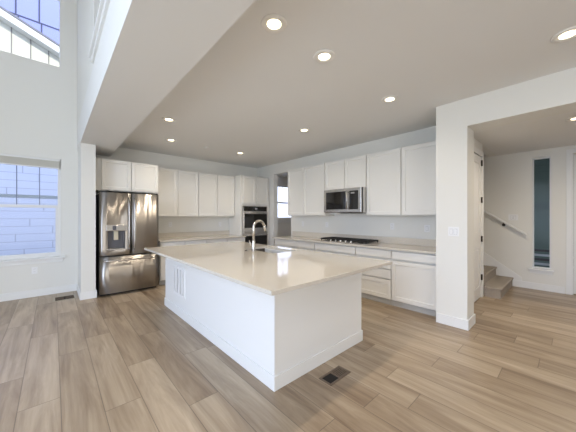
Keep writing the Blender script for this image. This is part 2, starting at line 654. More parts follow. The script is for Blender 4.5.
# casing of the closet door
bm = bmesh.new()
box(bm, 5.53, 5.62, 1.072, 1.09, 0, 2.53, bev=0.004)
box(bm, 4.51, 4.60, 1.072, 1.09, 0, 2.53, bev=0.004)
box(bm, 4.60, 5.53, 1.072, 1.09, 2.44, 2.53, bev=0.004)
box(bm, 5.515, 5.53, 1.09, 1.24, 0, 2.44)
box(bm, 4.60, 4.615, 1.09, 1.24, 0, 2.44)
struct('trim_4', bm, 'trim')
# closet door
d1 = struct_empty('door_1', (5.06, 1.10, 0.0))
FD = Face('-y', 1.125)
bm = bmesh.new()
DX0, DX1 = 4.62, 5.51


def panel_door(bm, F, u0, u1, z0, z1, splits, t=0.035, rail=0.115, rec=0.010):
    """door slab with recessed panels; splits are z ranges of the panels"""
    zs = [z0] + [z for s in splits for z in s] + [z1]
    F.box(bm, u0, u0 + rail, 0, t, z0, z1)
    F.box(bm, u1 - rail, u1, 0, t, z0, z1)
    for k in range(0, len(zs), 2):
        F.box(bm, u0 + rail, u1 - rail, 0, t, zs[k], zs[k + 1])
    for (a, b) in splits:
        F.box(bm, u0 + rail, u1 - rail, 0, t - rec, a, b)
        F.box(bm, u0 + rail + 0.03, u1 - rail - 0.03, 0, t - rec * 0.35, a + 0.03, b - 0.03, bev=0.003)


panel_door(bm, FD, DX0, DX1, 0.012, 2.43, [(0.20, 0.86), (1.13, 2.30)])
link('door_panel', bm, 'door', d1)
bm = bmesh.new()
cyl(bm, (4.685, 1.09, 0.99), (0, -1, 0), 0.028, 0.008)
cyl(bm, (4.685, 1.085, 0.99), (0, -1, 0), 0.012, 0.035)
cyl(bm, (4.685, 1.05, 0.99), (0, -1, 0), 0.027, 0.03)
link('door_knob', bm, 'hinge', d1)
for z in (0.30, 0.965, 1.64, 2.28):
    bm = bmesh.new()
    cyl(bm, (5.522, 1.078, z), (0, 0, 1), 0.010, 0.10, 12)
    box(bm, 5.495, 5.522, 1.086, 1.0895, z, z + 0.10)
    link('hinge', bm, 'hinge', d1)
# front door
d2 = struct_empty('door_2', (6.97, -0.47, 0.0))
FE = Face('-x', 7.0)
bm = bmesh.new()
panel_door(bm, FE, -0.955, 0.012, 0.012, 2.515, [(0.20, 0.86), (1.10, 2.38)], t=0.045)
link('door_panel', bm, 'door', d2)
bm = bmesh.new()
cyl(bm, (6.955, -0.055, 1.0), (-1, 0, 0), 0.03, 0.012)
cyl(bm, (6.945, -0.055, 1.0), (-1, 0, 0), 0.012, 0.05)
tube(bm, [(6.90, -0.055, 1.0), (6.897, -0.10, 1.0), (6.90, -0.17, 0.995)], 0.010)
link('door_handle', bm, 'hinge', d2)
bm = bmesh.new()
box(bm, XH - 0.018, XH, 0.03, 0.10, 0, 2.61, bev=0.004)
box(bm, XH - 0.018, XH, -1.04, -0.97, 0, 2.61, bev=0.004)
box(bm, XH - 0.018, XH, -0.97, 0.03, 2.53, 2.61, bev=0.004)
box(bm, XH, 7.05, 0.014, 0.03, 0, 2.53)
struct('trim_5', bm, 'trim')

# windows -----------------------------------------------------------
def window(name, F, u0, u1, z0, z1, depth, rail_z=None, vmunt=(), hmunt=(), hthick=0.012, sill=True, vz=None, fw=0.045):
    """F: face frame of the inside wall surface; glass sits `depth` behind it (d negative)"""
    r = struct_empty(name, F((u0 + u1) / 2, -depth, z0))
    bm = bmesh.new()
    d0, d1_ = -depth - 0.04, -depth + 0.04
    F.box(bm, u0, u0 + fw, d0, d1_, z0, z1, bev=0.003)
    F.box(bm, u1 - fw, u1, d0, d1_, z0, z1, bev=0.003)
    F.box(bm, u0 + fw, u1 - fw, d0, d1_, z0, z0 + fw, bev=0.003)
    F.box(bm, u0 + fw, u1 - fw, d0, d1_, z1 - fw, z1, bev=0.003)
    link('window_frame', bm, 'vinyl', r)
    if rail_z:
        bm = bmesh.new()
        F.box(bm, u0 + fw, u1 - fw, d0 + 0.01, d1_ - 0.005, rail_z - 0.025, rail_z + 0.025, bev=0.003)
        # lower sash stiles
        F.box(bm, u0 + fw, u0 + fw + 0.03, -depth, d1_ - 0.005, z0 + fw, rail_z - 0.025)
        F.box(bm, u1 - fw - 0.03, u1 - fw, -depth, d1_ - 0.005, z0 + fw, rail_z - 0.025)
        F.box(bm, u0 + fw + 0.03, u1 - fw - 0.03, -depth, d1_ - 0.005, z0 + fw, z0 + fw + 0.03)
        link('sash', bm, 'vinyl', r)
    za, zb = vz if vz else (z0 + fw, z1 - fw)
    for u in vmunt:
        bm = bmesh.new()
        F.box(bm, u - 0.007, u + 0.007, -depth - 0.012, -depth - 0.002, za, zb)
        link('muntin', bm, 'muntin', r)
    for z in hmunt:
        bm = bmesh.new()
        F.box(bm, u0 + fw, u1 - fw, -depth - 0.024, -depth - 0.014, z - hthick / 2, z + hthick / 2)
        link('muntin', bm, 'muntin2', r)
    bm = bmesh.new()
    F.box(bm, u0 + fw, u1 - fw, -depth + 0.004, -depth + 0.010, z0 + fw, z1 - fw)
    link('pane', bm, 'glass', r)
    if sill:
        bm = bmesh.new()
        F.box(bm, u0 - 0.045, u1 + 0.06, -0.0, 0.055, z0 - 0.03, z0, bev=0.006)
        F.box(bm, u0 - 0.02, u1 + 0.03, 0.0, 0.016, z0 - 0.095, z0 - 0.03, bev=0.003)
        F.box(bm, u0, u1, -depth + 0.04, 0.0, z0 - 0.03, z0 + 0.002)
        link('window_sill', bm, 'trim', r)
    return r


FW = Face('-y', YW)
window('window_1', FW, *W1, depth=0.10, rail_z=1.585, vmunt=(-1.037, -0.752, -0.467, -0.182), hmunt=(1.755,),
       hthick=0.06, vz=(1.61, 2.40))
window('window_2', FW, *W2, depth=0.10, sill=False, fw=0.02)
window('window_3', Face('-x', XH), *W3, depth=0.10, fw=0.022)
window('window_4', Face('-y', 6.60), *W4, depth=0.06, rail_z=1.87, vmunt=(5.80,), vz=(1.9, 2.41))
# side wall windows of the great room
window('window_5', Face('+x', -4.0), -0.6, 3.4, 0.15, 2.45, depth=0.05, sill=False)
window('window_6', Face('+x', -4.0), -3.2, 1.4, 3.2, 5.2, depth=0.05, sill=False)

# raised pleated blind at the head of the big window
bl = thing('window_blind', (-0.6, YW + 0.03, 2.275), 'raised pleated blind gathered under the head of the left window', 'blind')
bm = bmesh.new()
for k in range(12):
    z = 2.295 + k * 0.0098
    box(bm, -1.30, 0.086, YW + 0.012 + (k % 2) * 0.004, YW + 0.052 - (k % 2) * 0.004, z, z + 0.0085)
link('pleats', bm, 'blind', bl)
link('head_rail', BX(-1.31, 0.096, YW + 0.006, YW + 0.055, 2.412, 2.447, bev=0.003), 'vinyl', bl)
link('bottom_rail', BX(-1.30, 0.086, YW + 0.008, YW + 0.054, 2.275, 2.2935, bev=0.003), 'vinyl', bl)

# ------------------------------------------------------------------ outdoors
struct('ground', BX(-30, 30, -30, 40, -0.42, -0.30), 'grass')
nh = thing('house', (-1.0, 9.6, -0.30), 'neighbouring house with pale lap siding outside the left windows', 'house')
NH = 9.0
link('wall', BX(-9, 9.5, NH, NH + 0.15, -0.30, 5.05), 'lap', nh)
# gable: board and batten, rake sloping down to the right
sl = -0.43


def rake(x):
    return 5.80 + sl * (x - 0.0)


bm = bmesh.new()
prism(bm, [(-7, 5.05), (1.7, 5.05), (-7, rake(-7) - 0.1)], NH - 0.02, NH + 0.15, 'y')
link('gable', bm, 'batten', nh)
bm = bmesh.new()
for k in range(17):
    x = 0.24 - 0.325 * k
    box(bm, x - 0.012, x + 0.012, NH - 0.032, NH - 0.02, 5.05, rake(x) - 0.15)
o = link('batten', bm, 'battenline', nh)
bm = bmesh.new()
prism(bm, [(-7, rake(-7) - 0.21), (2.4, rake(2.4) - 0.21), (2.4, rake(2.4) - 0.05), (-7, rake(-7) - 0.05)], NH - 0.26, NH - 0.22, 'y')
prism(bm, [(-7, rake(-7) - 0.22), (2.4, rake(2.4) - 0.22), (2.4, rake(2.4) - 0.20), (-7, rake(-7) - 0.20)], NH - 0.24, NH, 'y')
link('fascia', bm, 'fascia', nh)
bm = bmesh.new()
prism(bm, [(-7, rake(-7) - 0.05), (2.4, rake(2.4) - 0.05), (2.4, rake(2.4)), (-7, rake(-7))], NH - 0.28, NH + 1.5, 'y')
link('roof', bm, 'roof', nh)
# taller panel wall of the house behind the gable, shade painted in blue, dark joints
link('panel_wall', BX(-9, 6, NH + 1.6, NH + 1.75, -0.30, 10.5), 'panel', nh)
bm = bmesh.new()
yj = NH + 1.6
PX, PD, PZ = -0.784, 0.48, 7.12
box(bm, -9, 6, yj - 0.012, yj, PZ - 0.018, PZ + 0.018)
for k in range(-6, 6):
    x = PX + k * PD
    box(bm, x - 0.016, x + 0.016, yj - 0.012, yj, PZ + 0.018, 10.5)
    box(bm, x + 0.05 - 0.016, x + 0.05 + 0.016, yj - 0.012, yj, 4.0, PZ - 0.018)
link('panel_joint', bm, 'joint', nh)
# porch seen through the narrow hall window
struct('floor_porch', BX(7.05, 10.2, -3, 5, -0.15, 0.0), 'concrete')
ps = thing('porch_shed', (9.9, 1.0, 0.0), 'dark teal sided porch wall outside the narrow hall window', 'porch')
link('wall', BX(9.8, 9.95, -9, 3, 0.0, 3.2), 'teal', ps)
link('roof', BX(7.07, 9.95, -9, 3, 3.2, 3.35), 'porch', ps)  # roof and wall lengthened out of view to keep sun off the hall window
link('post', BX(8.55, 8.72, 0.70, 1.6, 2.03, 3.2), 'porch', ps)
rl = thing('porch_railing', (8.9, 1.2, 0.0), 'low slatted railing outside the narrow hall window', 'railing')
for k in range(5):
    link('rail', BX(8.88, 8.93, -0.6, 3.0, 0.10 + k * 0.11, 0.15 + k * 0.11), ('fascia' if k % 2 else 'porch'), rl)
for y in (-0.55, 1.2, 2.95):
    link('post', BX(8.93, 9.0, y - 0.035, y + 0.035, 0.0, 0.66), 'porch', rl)

# ------------------------------------------------------------------ ceiling lamps
def can_light(name, loc, label, group):
    t = thing(name, loc, label, 'ceiling light', group)
    x, y, z = loc
    bm = bmesh.new()
    lathe(bm, loc, [(0.053, -0.004), (0.056, -0.008), (0.090, -0.012), (0.098, -0.005), (0.098, -0.0005), (0.053, -0.0005), (0.053, -0.004)], 40)
    link('trim_ring', bm, 'lampring', t)
    bm = bmesh.new()
    lathe(bm, loc, [(0.001, -0.0075), (0.040, -0.007), (0.053, -0.0055), (0.053, -0.001), (0.001, -0.001)], 40)
    link('lens', bm, 'lamp', t)
    return t


def spot(loc, power, cone=math.radians(150), color=(1.0, 0.87, 0.70)):
    l = bpy.data.lights.new('can_spot', 'SPOT')
    l.energy = power
    l.color = color
    l.spot_size = cone
    l.spot_blend = 0.9
    l.shadow_soft_size = 0.06
    o = bpy.data.objects.new('can_spot', l)
    COL.objects.link(o)
    o.location = (loc[0], loc[1], loc[2] - 0.02)
    return o


CANS = [((1.24, 1.527), 'largest round recessed ceiling light, nearest the beam over the front of the island'),
        ((1.83, 1.53), 'round recessed ceiling light over the island, second from the nearest one'),
        ((3.10, 1.54), 'round recessed ceiling light nearest the cooktop wall column'),
        ((3.14, 3.06), 'round recessed ceiling light in front of the microwave cabinets'),
        ((1.29, 4.09), 'round recessed ceiling light beside the beam, nearer of the two by the fridge'),
        ((1.665, 5.16), 'round recessed ceiling light right in front of the fridge cabinet'),
        ((3.18, 5.15), 'small far recessed ceiling light in front of the wall oven cabinet'),
        ((3.054, 0.035), 'recessed ceiling light cut off by the right edge, above the wide opening')]
proto = None
for (x, y), lab in CANS:
    if proto is None:
        proto = can_light('recessed_light', (x, y, CEIL), lab, 'recessed lights of the kitchen ceiling')
    else:
        c = proto.copy()
        COL.objects.link(c)
        c.location = (x, y, CEIL)
        c['label'] = lab
        for ch in proto.children:
            d = ch.copy()
            COL.objects.link(d)
            d.parent = c
    spot((x, y, CEIL), 11 if x > 3.0 and y < 2 else 24)
can_light('recessed_light', (5.03, -0.02, HALLC), 'recessed light in the lower ceiling of the entry hall', 'recessed lights of the hall')
spot((5.03, -0.02, HALLC), 62, math.radians(176))
can_light('recessed_light', (5.55, 5.6, 2.75), 'unseen ceiling light added to brighten the pantry behind the cooktop wall', 'added lights of the pantry')
spot((5.55, 5.6, 2.75), 8)  # unseen lamp and fixture added to lift the pantry brightness
# smoke detector
bm = bmesh.new()
lathe(bm, (2.38, 5.19, CEIL), [(0.001, -0.028), (0.02, -0.028), (0.035, -0.018), (0.04, 0.0), (0.001, 0.0)], 24)
tag(link('smoke_detector', bm, 'plate'), 'tiny white sensor on the ceiling between the two far recessed lights', 'sensor')

# ------------------------------------------------------------------ kitchen: fridge wall
# cabinet above the fridge
RV = 0.020    # doors stand this far off the carcass (hinge gap)
WG = 0.004    # everything stands this far off the wall behind it
YF = 5.85
F1 = Face('-y', YF)
t = thing('wall_cabinet', (1.10, 6.14, 1.88), 'white two door cabinet above the fridge', 'cabinet')
bm = bmesh.new()
box(bm, 0.562, 1.638, YF + RV, YB - WG, 1.885, 2.483)
link('body', bm, 'cab', t)
for (a, b) in ((0.66, 1.129), (1.141, 1.628)):
    bm = bmesh.new()
    shaker(bm, F1, a, b, 1.90, 2.47)
    link('door', bm, 'cab', t)

# upper cabinets between fridge and oven
YU = 6.13
F2 = Face('-y', YU)
for k, (u0, u1, lab) in enumerate(((1.64, 2.612, 'white two door wall cabinet right beside the fridge'),
                                   (2.614, 3.612, 'white two door wall cabinet beside the tall oven cabinet'))):
    t = thing('wall_cabinet', ((u0 + u1) / 2, 6.285, 1.40), lab, 'cabinet', 'wall cabinets on the fridge wall')
    link('body', BX(u0, u1, YU + RV, YB - WG, 1.40, 2.485), 'cab', t)
    mid = (u0 + u1) / 2
    for (a, b) in ((u0 + 0.006, mid - 0.006), (mid + 0.006, u1 - 0.007)):
        bm = bmesh.new()
        shaker(bm, F2, a, b, 1.412, 2.472)
        link('door', bm, 'cab', t)

# tall oven cabinet in the corner
YT = 5.82
F3 = Face('-y', YT)
TX0, TX1 = 3.62, 4.555
t = thing('oven_cabinet', (4.09, 6.13, 0.0), 'tall white cabinet housing the double wall oven in the corner', 'cabinet')
bm = bmesh.new()
box(bm, TX0, TX0 + 0.045, YT + RV, YB - WG, 0.0, 2.49)
box(bm, TX1 - 0.085, TX1, YT + RV, YB - WG, 0.0, 2.49)
box(bm, TX0 + 0.045, TX1 - 0.085, YT + RV, YB - WG, 1.69, 2.49)
box(bm, TX0 + 0.045, TX1 - 0.085, YT + RV, YB - WG, 0.0, 0.33)
box(bm, TX0 + 0.045, TX1 - 0.085, 6.42, YB - WG, 0.33, 1.69)
link('body', bm, 'cab', t)
for (a, b) in ((3.675, 4.075), (4.095, 4.495)):
    bm = bmesh.new()
    shaker(bm, F3, a, b, 1.735, 2.475)
    link('door', bm, 'cab', t)
bm = bmesh.new()
shaker(bm, F3, 3.675, 4.495, 0.12, 0.31)
link('drawer', bm, 'cab', t)
# the double oven
OX0, OX1 = 3.672, 4.463
t = thing('wall_oven', (4.07, 6.0, 0.335), 'stainless double wall oven with black glass doors', 'oven')
link('body', BX(OX0, OX1, YT - 0.012, 6.40, 0.335, 1.685), 'steel2', t)
F4 = Face('-y', YT - 0.012)
bm = bmesh.new()
F4.box(bm, OX0 + 0.03, OX1 - 0.03, 0, 0.02, 1.55, 1.67, bev=0.003)
cp = link('control_panel', bm, 'dglass', t)
bm = bmesh.new()
F4.box(bm, 4.03, 4.11, 0.0202, 0.0215, 1.585, 1.64)
link('display', bm, 'slot', cp)
for (z0, z1, gz0, gz1) in ((0.94, 1.535, 1.10, 1.475), (0.345, 0.925, 0.42, 0.885)):
    bm = bmesh.new()
    F4.box(bm, OX0 + 0.012, OX1 - 0.012, 0, 0.03, z0, z1, bev=0.004)
    dr = link('oven_door', bm, 'steel2', t)
    bm = bmesh.new()
    F4.box(bm, OX0 + 0.03, OX1 - 0.03, 0.0305, 0.034, gz0, gz1)
    link('door_glass', bm, 'dglass', dr)
    bm = bmesh.new()
    zz = gz1 + 0.025
    tube(bm, [F4(OX0 + 0.05, 0.075, zz), F4(OX1 - 0.05, 0.075, zz)], 0.012)
    for u in (OX0 + 0.09, OX1 - 0.09):
        tube(bm, [F4(u, 0.03, zz), F4(u, 0.075, zz)], 0.009)
    link('handle', bm, 'steel2', dr)

# base cabinets under the far counter
YBF = 5.62
F5 = Face('-y', YBF)
BZ = 0.882
for (u0, u1, lab, nd) in ((1.60, 2.575, 'white base cabinet under the far counter, beside the fridge', 2),
                          (2.577, 3.098, 'narrow white base cabinet in the middle of the far counter', 1),
                          (3.100, 3.615, 'white base cabinet under the far counter, beside the oven cabinet', 1)):
    t = thing('base_cabinet', ((u0 + u1) / 2, 6.0, 0.0), lab, 'cabinet', 'base cabinets on the fridge wall')
    bm = bmesh.new()
    box(bm, u0, u1, YBF + RV, YB - WG, 0.10, BZ)
    link('body', bm, 'cab', t)
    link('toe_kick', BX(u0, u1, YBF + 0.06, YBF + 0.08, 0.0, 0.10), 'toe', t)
    step = (u1 - u0) / nd
    for k in range(nd):
        a, b = u0 + k * step + 0.009, u0 + (k + 1) * step - 0.009
        bm = bmesh.new()
        F5.box(bm, a, b, 0, 0.02, 0.715, 0.862, bev=0.002)
        link('drawer', bm, 'cab', t)
        bm = bmesh.new()
        shaker(bm, F5, a, b, 0.115, 0.69)
        link('door', bm, 'cab', t)
t = thing('countertop', (2.6, 6.0, BZ), 'beige quartz countertop between the fridge and the tall oven cabinet', 'countertop')
link('slab', BX(1.585, 3.617, 5.575, YB - WG, BZ + 0.001, 0.914, bev=0.003), 'quartz', t)
link('backsplash', BX(1.585, 3.617, YB - 0.024, YB - WG, 0.9145, 1.02, bev=0.002), 'quartz', t)

# the fridge
FX0, FX1, FYF = 0.590, 1.535, 5.478
t = thing('refrigerator', (1.06, 5.95, 0.0), 'stainless steel french door fridge with water dispenser', 'refrigerator')
bm = bmesh.new()
box(bm, FX0, FX1, 5.56, 6.38, 0.035, 1.80)
link('body', bm, 'black', t)
for x in (FX0 + 0.06, FX1 - 0.06):
    for y in (5.62, 6.3):
        bm = bmesh.new()
        cyl(bm, (x, y, 0.0), (0, 0, 1), 0.022, 0.036, 16)
        link('foot', bm, 'black', t)


def curved_door(u0, u1, z0, z1, bulge=0.018, n=10, hole=None):
    """fridge door front, gently bowed outward; the back is flat"""
    bm = bmesh.new()
    us = [u0 + (u1 - u0) * i / n for i in range(n + 1)]
    zs = [z0, z1]
    if hole:
        us = sorted(set([u for u in us if not (hole[0] - 0.01 < u < hole[1] + 0.01)] + [hole[0], hole[1]]))
        zs = [z0, hole[2], hole[3], z1]

    def yf(u):
        s = (u - FX0) / (FX1 - FX0) * 2 - 1
        return FYF - bulge * (1 - s * s) + 0.012 * (1 if (u in (u0, u1)) else 0)
    V = {(i, j): bm.verts.new((u, yf(u), z)) for i, u in enumerate(us) for j, z in enumerate(zs)}
    B = {(i, j): bm.verts.new((u, 5.555, z)) for i, u in enumerate(us) for j, z in enumerate(zs)}
    for i in range(len(us) - 1):
        for j in range(len(zs) - 1):
            inh = hole and hole[0] - 1e-6 < us[i] and us[i + 1] < hole[1] + 1e-6 and hole[2] - 1e-6 < zs[j] and zs[j + 1] < hole[3] + 1e-6
            if not inh:
                f = bm.faces.new((V[i, j], V[i + 1, j], V[i + 1, j + 1], V[i, j + 1]))
                f.smooth = True
                bm.faces.new((B[i, j], B[i, j + 1], B[i + 1, j + 1], B[i + 1, j]))
            else:
                bm.faces.new((B[i, j], B[i, j + 1], B[i + 1, j + 1], B[i + 1, j]))
                for (p, q) in (((i, j), (i + 1, j)), ((i, j + 1), (i + 1, j + 1))):
                    bm.faces.new((V[p], V[q], B[q], B[p]))
                if us[i] == hole[0]:
                    bm.faces.new((V[i, j], V[i, j + 1], B[i, j + 1], B[i, j]))
                if us[i + 1] == hole[1]:
                    bm.faces.new((V[i + 1, j], V[i + 1, j + 1], B[i + 1, j + 1], B[i + 1, j]))
    n1, n2 = len(us) - 1, len(zs) - 1
    for i in range(n1):
        bm.faces.new((V[i, 0], V[i + 1, 0], B[i + 1, 0], B[i, 0]))
        bm.faces.new((V[i, n2], B[i, n2], B[i + 1, n2], V[i + 1, n2]))
    for j in range(n2):
        bm.faces.new((V[0, j], B[0, j], B[0, j + 1], V[0, j + 1]))
        bm.faces.new((V[n1, j], V[n1, j + 1], B[n1, j + 1], B[n1, j]))
    return bm


FMID = 1.065
HOLE = (0.705, 0.965, 0.835, 1.145)
dl = link('fridge_door', curved_door(FX0, FMID - 0.003, 0.715, 1.825, hole=HOLE), 'steel', t)
dr = link('fridge_door', curved_door(FMID + 0.003, FX1, 0.715, 1.825), 'steel', t)
fz = link('freezer_drawer', curved_door(FX0, FX1, 0.05, 0.690), 'steel', t)


def bow_handle(p0, p1, out, r=0.011, n=12):
    bm = bmesh.new()
    p0, p1, out = Vector(p0), Vector(p1), Vector(out)
    pts = []
    for i in range(n + 1):
        s = i / n
        k = min(1.0, 8 * min(s, 1 - s)) ** 0.5 if 0 < s < 1 else 0.0
        pts.append(p0.lerp(p1, s) + out * (0.25 + 0.75 * k) + out * 0.15 * math.sin(PI * s))
    tube(bm, pts, r)
    for p, s in ((p0.lerp(p1, 0.03), 1), (p0.lerp(p1, 0.97), 1)):
        tube(bm, [p - out * 0.1, p + out * 0.85], r * 0.9)
    return bm


link('handle', bow_handle((FMID - 0.045, FYF - 0.017, 0.80), (FMID - 0.045, FYF - 0.017, 1.74), (0, -0.055, 0)), 'steel2', dl)
link('handle', bow_handle((FMID + 0.045, FYF - 0.017, 0.80), (FMID + 0.045, FYF - 0.017, 1.74), (0, -0.055, 0)), 'steel2', dr)
link('handle', bow_handle((FX0 + 0.05, FYF - 0.006, 0.625), (FX1 - 0.05, FYF - 0.006, 0.625), (0, -0.055, 0), 0.012), 'steel2', fz)
# water dispenser
bm = bmesh.new()
box(bm, 0.680, 0.995, FYF - 0.022, FYF + 0.01, 1.15, 1.255, bev=0.005)
dp = link('dispenser_panel', bm, 'steel2', dl)
link('display', BX(0.775, 0.83, FYF - 0.0235, FYF - 0.0222, 1.165, 1.235), 'greyin', dp)
bm = bmesh.new()
box(bm, 0.706, 0.964, 5.535, 5.554, 0.836, 1.144)
link('dispenser_recess', bm, 'greyin', dl)
link('dispenser_spout', BX(0.80, 0.865, 5.485, 5.534, 0.985, 1.143, bev=0.006), 'cream', dl)
link('drip_tray', BX(0.680, 0.98, FYF - 0.035, 5.53, 0.815, 0.834, bev=0.004), 'steel2', dl)
for x0 in (FX0 + 0.01, FX1 - 0.11):
    link('hinge_cover', BX(x0, x0 + 0.1, 5.50, 5.75, 1.8255, 1.85, bev=0.005), 'black', t)
link('toe_grille', BX(FX0 + 0.02, FX1 - 0.02, 5.57, 5.60, 0.006, 0.034), 'black', t)

# ------------------------------------------------------------------ kitchen: cooktop wall
XU = 4.26
F6 = Face('-x', XU)
UZ0, UZ1 = 1.42, 2.545
for (u0, u1, mid, z0, lab) in ((3.535, 4.70, 4.165, UZ0, 'white two door wall cabinet left of the microwave'),
                               (2.557, 3.531, 3.035, 1.94, 'short white two door cabinet above the microwave'),
                               (1.245, 2.553, 1.915, UZ0, 'large white two door wall cabinet right of the microwave')):
    t = thing('wall_cabinet', (4.41, (u0 + u1) / 2, z0), lab, 'cabinet', 'wall cabinets on the cooktop wall')
    link('body', BX(XU + RV, XR - WG, u0, u1, z0, UZ1), 'cab', t)
    for (a, b) in ((u0 + 0.005, mid - 0.006), (mid + 0.006, u1 - 0.005)):
        bm = bmesh.new()
        shaker(bm, F6, a, b, z0 + 0.012, UZ1 - 0.012)
        link('door', bm, 'cab', t)

# microwave
MX = 4.09
F7 = Face('-x', MX)
MU0, MU1, MZ0, MZ1 = 2.557, 3.415, 1.475, 1.936
t = thing('microwave', (4.34, 3.01, MZ0), 'stainless over the range microwave with black window', 'microwave')
bm = bmesh.new()
box(bm, MX + 0.052, XR - WG, MU0, MU1, MZ0, MZ1, bev=0.003)
link('body', bm, 'steel2', t)
bm = bmesh.new()
F7.box(bm, MU0, MU1, -0.0515, -0.012, MZ0 + 0.005, MZ1 - 0.002)
link('door_gasket', bm, 'black', t)
bm = bmesh.new()
F7.box(bm, MU0, MU1, -0.0115, 0.02, MZ0 + 0.01, MZ1 - 0.004, bev=0.005)
md = link('front', bm, 'steel2', t)
bm = bmesh.new()
F7.box(bm, 2.885, 3.355, 0.0203, 0.023, 1.54, 1.88)
link('window', bm, 'dglass', md)
bm = bmesh.new()
F7.box(bm, 2.615, 2.80, 0.0203, 0.023, 1.535, 1.88)
cpn = link('control_panel', bm, 'dglass', md)
bm = bmesh.new()
F7.box(bm, 2.69, 2.77, 0.0232, 0.0240, 1.825, 1.85)
link('display', bm, 'slot', cpn)
bm = bmesh.new()
tube(bm, [F7(2.84, 0.055, 1.535), F7(2.84, 0.055, 1.885)], 0.011)
for z in (1.56, 1.86):
    tube(bm, [F7(2.84, 0.019, z), F7(2.84, 0.055, z)], 0.008)
link('handle', bm, 'steel2', md)
bm = bmesh.new()
box(bm, 4.18, 4.40, 2.66, 3.10, MZ0 - 0.012, MZ0 - 0.0005)
link('filter', bm, 'black', t)
bm = bmesh.new()
box(bm, 4.16, 4.24, 3.20, 3.36, MZ0 - 0.010, MZ0 - 0.0005)
link('lamp_cover', bm, 'plate', t)

# base cabinets
XB = 3.94
F8 = Face('-x', XB)
BASES = [(1.245, 1.925, 'door', 'white base cabinet with drawer and door next to the column'),
         (1.927, 2.572, 'drawers', 'white three drawer base cabinet behind the island corner'),
         (2.574, 3.527, 'door', 'wide white base cabinet under the cooktop'),
         (3.529, 4.013, 'door', 'narrow white base cabinet just left of the cooktop'),
         (4.015, 4.80, 'door', 'white base cabinet at the far end beside the passage')]
for (u0, u1, kind, lab) in BASES:
    t = thing('base_cabinet', (4.25, (u0 + u1) / 2, 0.0), lab, 'cabinet', 'base cabinets on the cooktop wall')
    link('body', BX(XB + RV, XR - WG, u0, u1, 0.085, BZ), 'cab', t)
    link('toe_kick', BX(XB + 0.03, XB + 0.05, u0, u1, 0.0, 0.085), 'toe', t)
    a, b = u0 + 0.006, u1 - 0.006
    if kind == 'drawers':
        for (z0, z1) in ((0.745, 0.862), (0.575, 0.715), (0.42, 0.555), (0.105, 0.40)):
            bm = bmesh.new()
            F8.box(bm, a, b, 0, 0.02, z0, z1, bev=0.002) if z1 - z0 < 0.2 else shaker(bm, F8, a, b, z0, z1)
            link('drawer', bm, 'cab', t)
    else:
        bm = bmesh.new()
        F8.box(bm, a, b, 0, 0.02, 0.745, 0.862, bev=0.002)
        link('drawer', bm, 'cab', t)
        n = 2 if (u1 - u0) > 0.75 else 1
        for k in range(n):
            aa = a + k * (b - a + 0.01) / n
            bb = aa + (b - a + 0.01) / n - 0.01
            bm = bmesh.new()
            shaker(bm, F8, aa, bb, 0.105, 0.715)
            link('door', bm, 'cab', t)
t = thing('countertop', (4.2, 3.0, BZ), 'beige quartz countertop under the cooktop along the right wall', 'countertop')
link('slab', BX(3.885, XR - WG, 1.242, 4.855, BZ + 0.001, 0.914, bev=0.003), 'quartz', t)
link('backsplash', BX(XR - 0.024, XR - WG, 1.242, 4.86, 0.9145, 1.03, bev=0.002), 'quartz', t)

# cooktop
t = thing('cooktop', (4.22, 2.95, 0.914), 'black gas cooktop with iron grates and steel knobs', 'cooktop')
CU0, CU1 = 2.42, 3.50
link('tray', BX(3.975, 4.48, CU0, CU1, 0.9142, 0.926, bev=0.004), 'steel2', t)
for (a, b) in ((CU0 + 0.02, 2.77), (2.775, 3.145), (3.15, CU1 - 0.02)):
    bm = bmesh.new()
    x0, x1 = (4.06, 4.46)
    for y in (a, b - 0.012):
        box(bm, x0, x1, y, y + 0.014, 0.944, 0.972)
    for x in (x0, x1 - 0.012):
        box(bm, x, x + 0.014, a, b, 0.944, 0.972)
    for k in (1, 2, 3):
        y = a + (b - a) * k / 4
        box(bm, x0, x1, y - 0.005, y + 0.005, 0.950, 0.972)
    box(bm, 4.255, 4.265, a, b, 0.950, 0.972)
    for y in (a, b - 0.014):
        for x in (x0, x1 - 0.014):
            box(bm, x, x + 0.014, y, y + 0.014, 0.9265, 0.946)
    link('grate', bm, 'iron', t)
for (x, y, r) in ((4.16, 2.61, 0.035), (4.36, 2.61, 0.045), (4.26, 2.96, 0.06), (4.16, 3.31, 0.045), (4.36, 3.31, 0.035)):
    bm = bmesh.new()
    cyl(bm, (x, y, 0.9263), (0, 0, 1), r, 0.008)
    cyl(bm, (x, y, 0.934), (0, 0, 1), r * 0.75, 0.008)
    link('burner', bm, 'iron', t)
for k in range(5):
    y = 2.96 + (k - 2) * 0.115
    bm = bmesh.new()
    cyl(bm, (4.018, y, 0.9263), (0, 0, 1), 0.022, 0.008)
    cyl(bm, (4.018, y, 0.934), (0, 0, 1), 0.018, 0.024, r2=0.015)
    link('knob', bm, 'chrome', t)

# ------------------------------------------------------------------ island
IX0, IX1, IY0, IY1 = 1.307, 2.598, 1.607, 4.364
t = thing('kitchen_island', ((IX0 + IX1) / 2, (IY0 + IY1) / 2, 0.0), 'large white kitchen island base in the middle of the floor', 'island')
bt = 0.012
bm = bmesh.new()
x0, x1, y0, y1 = IX0 + bt, IX1 - bt, IY0 + bt, IY1 - bt
box(bm, x0, x0 + 0.02, y0, y1, 0.0, BZ)
box(bm, x1 - 0.02, x1, y0, y1, 0.0, BZ)
box(bm, x0 + 0.02, x1 - 0.02, y0, y0 + 0.02, 0.0, BZ)
box(bm, x0 + 0.02, x1 - 0.02, y1 - 0.02, y1, 0.0, BZ)
link('body', bm, 'island', t)
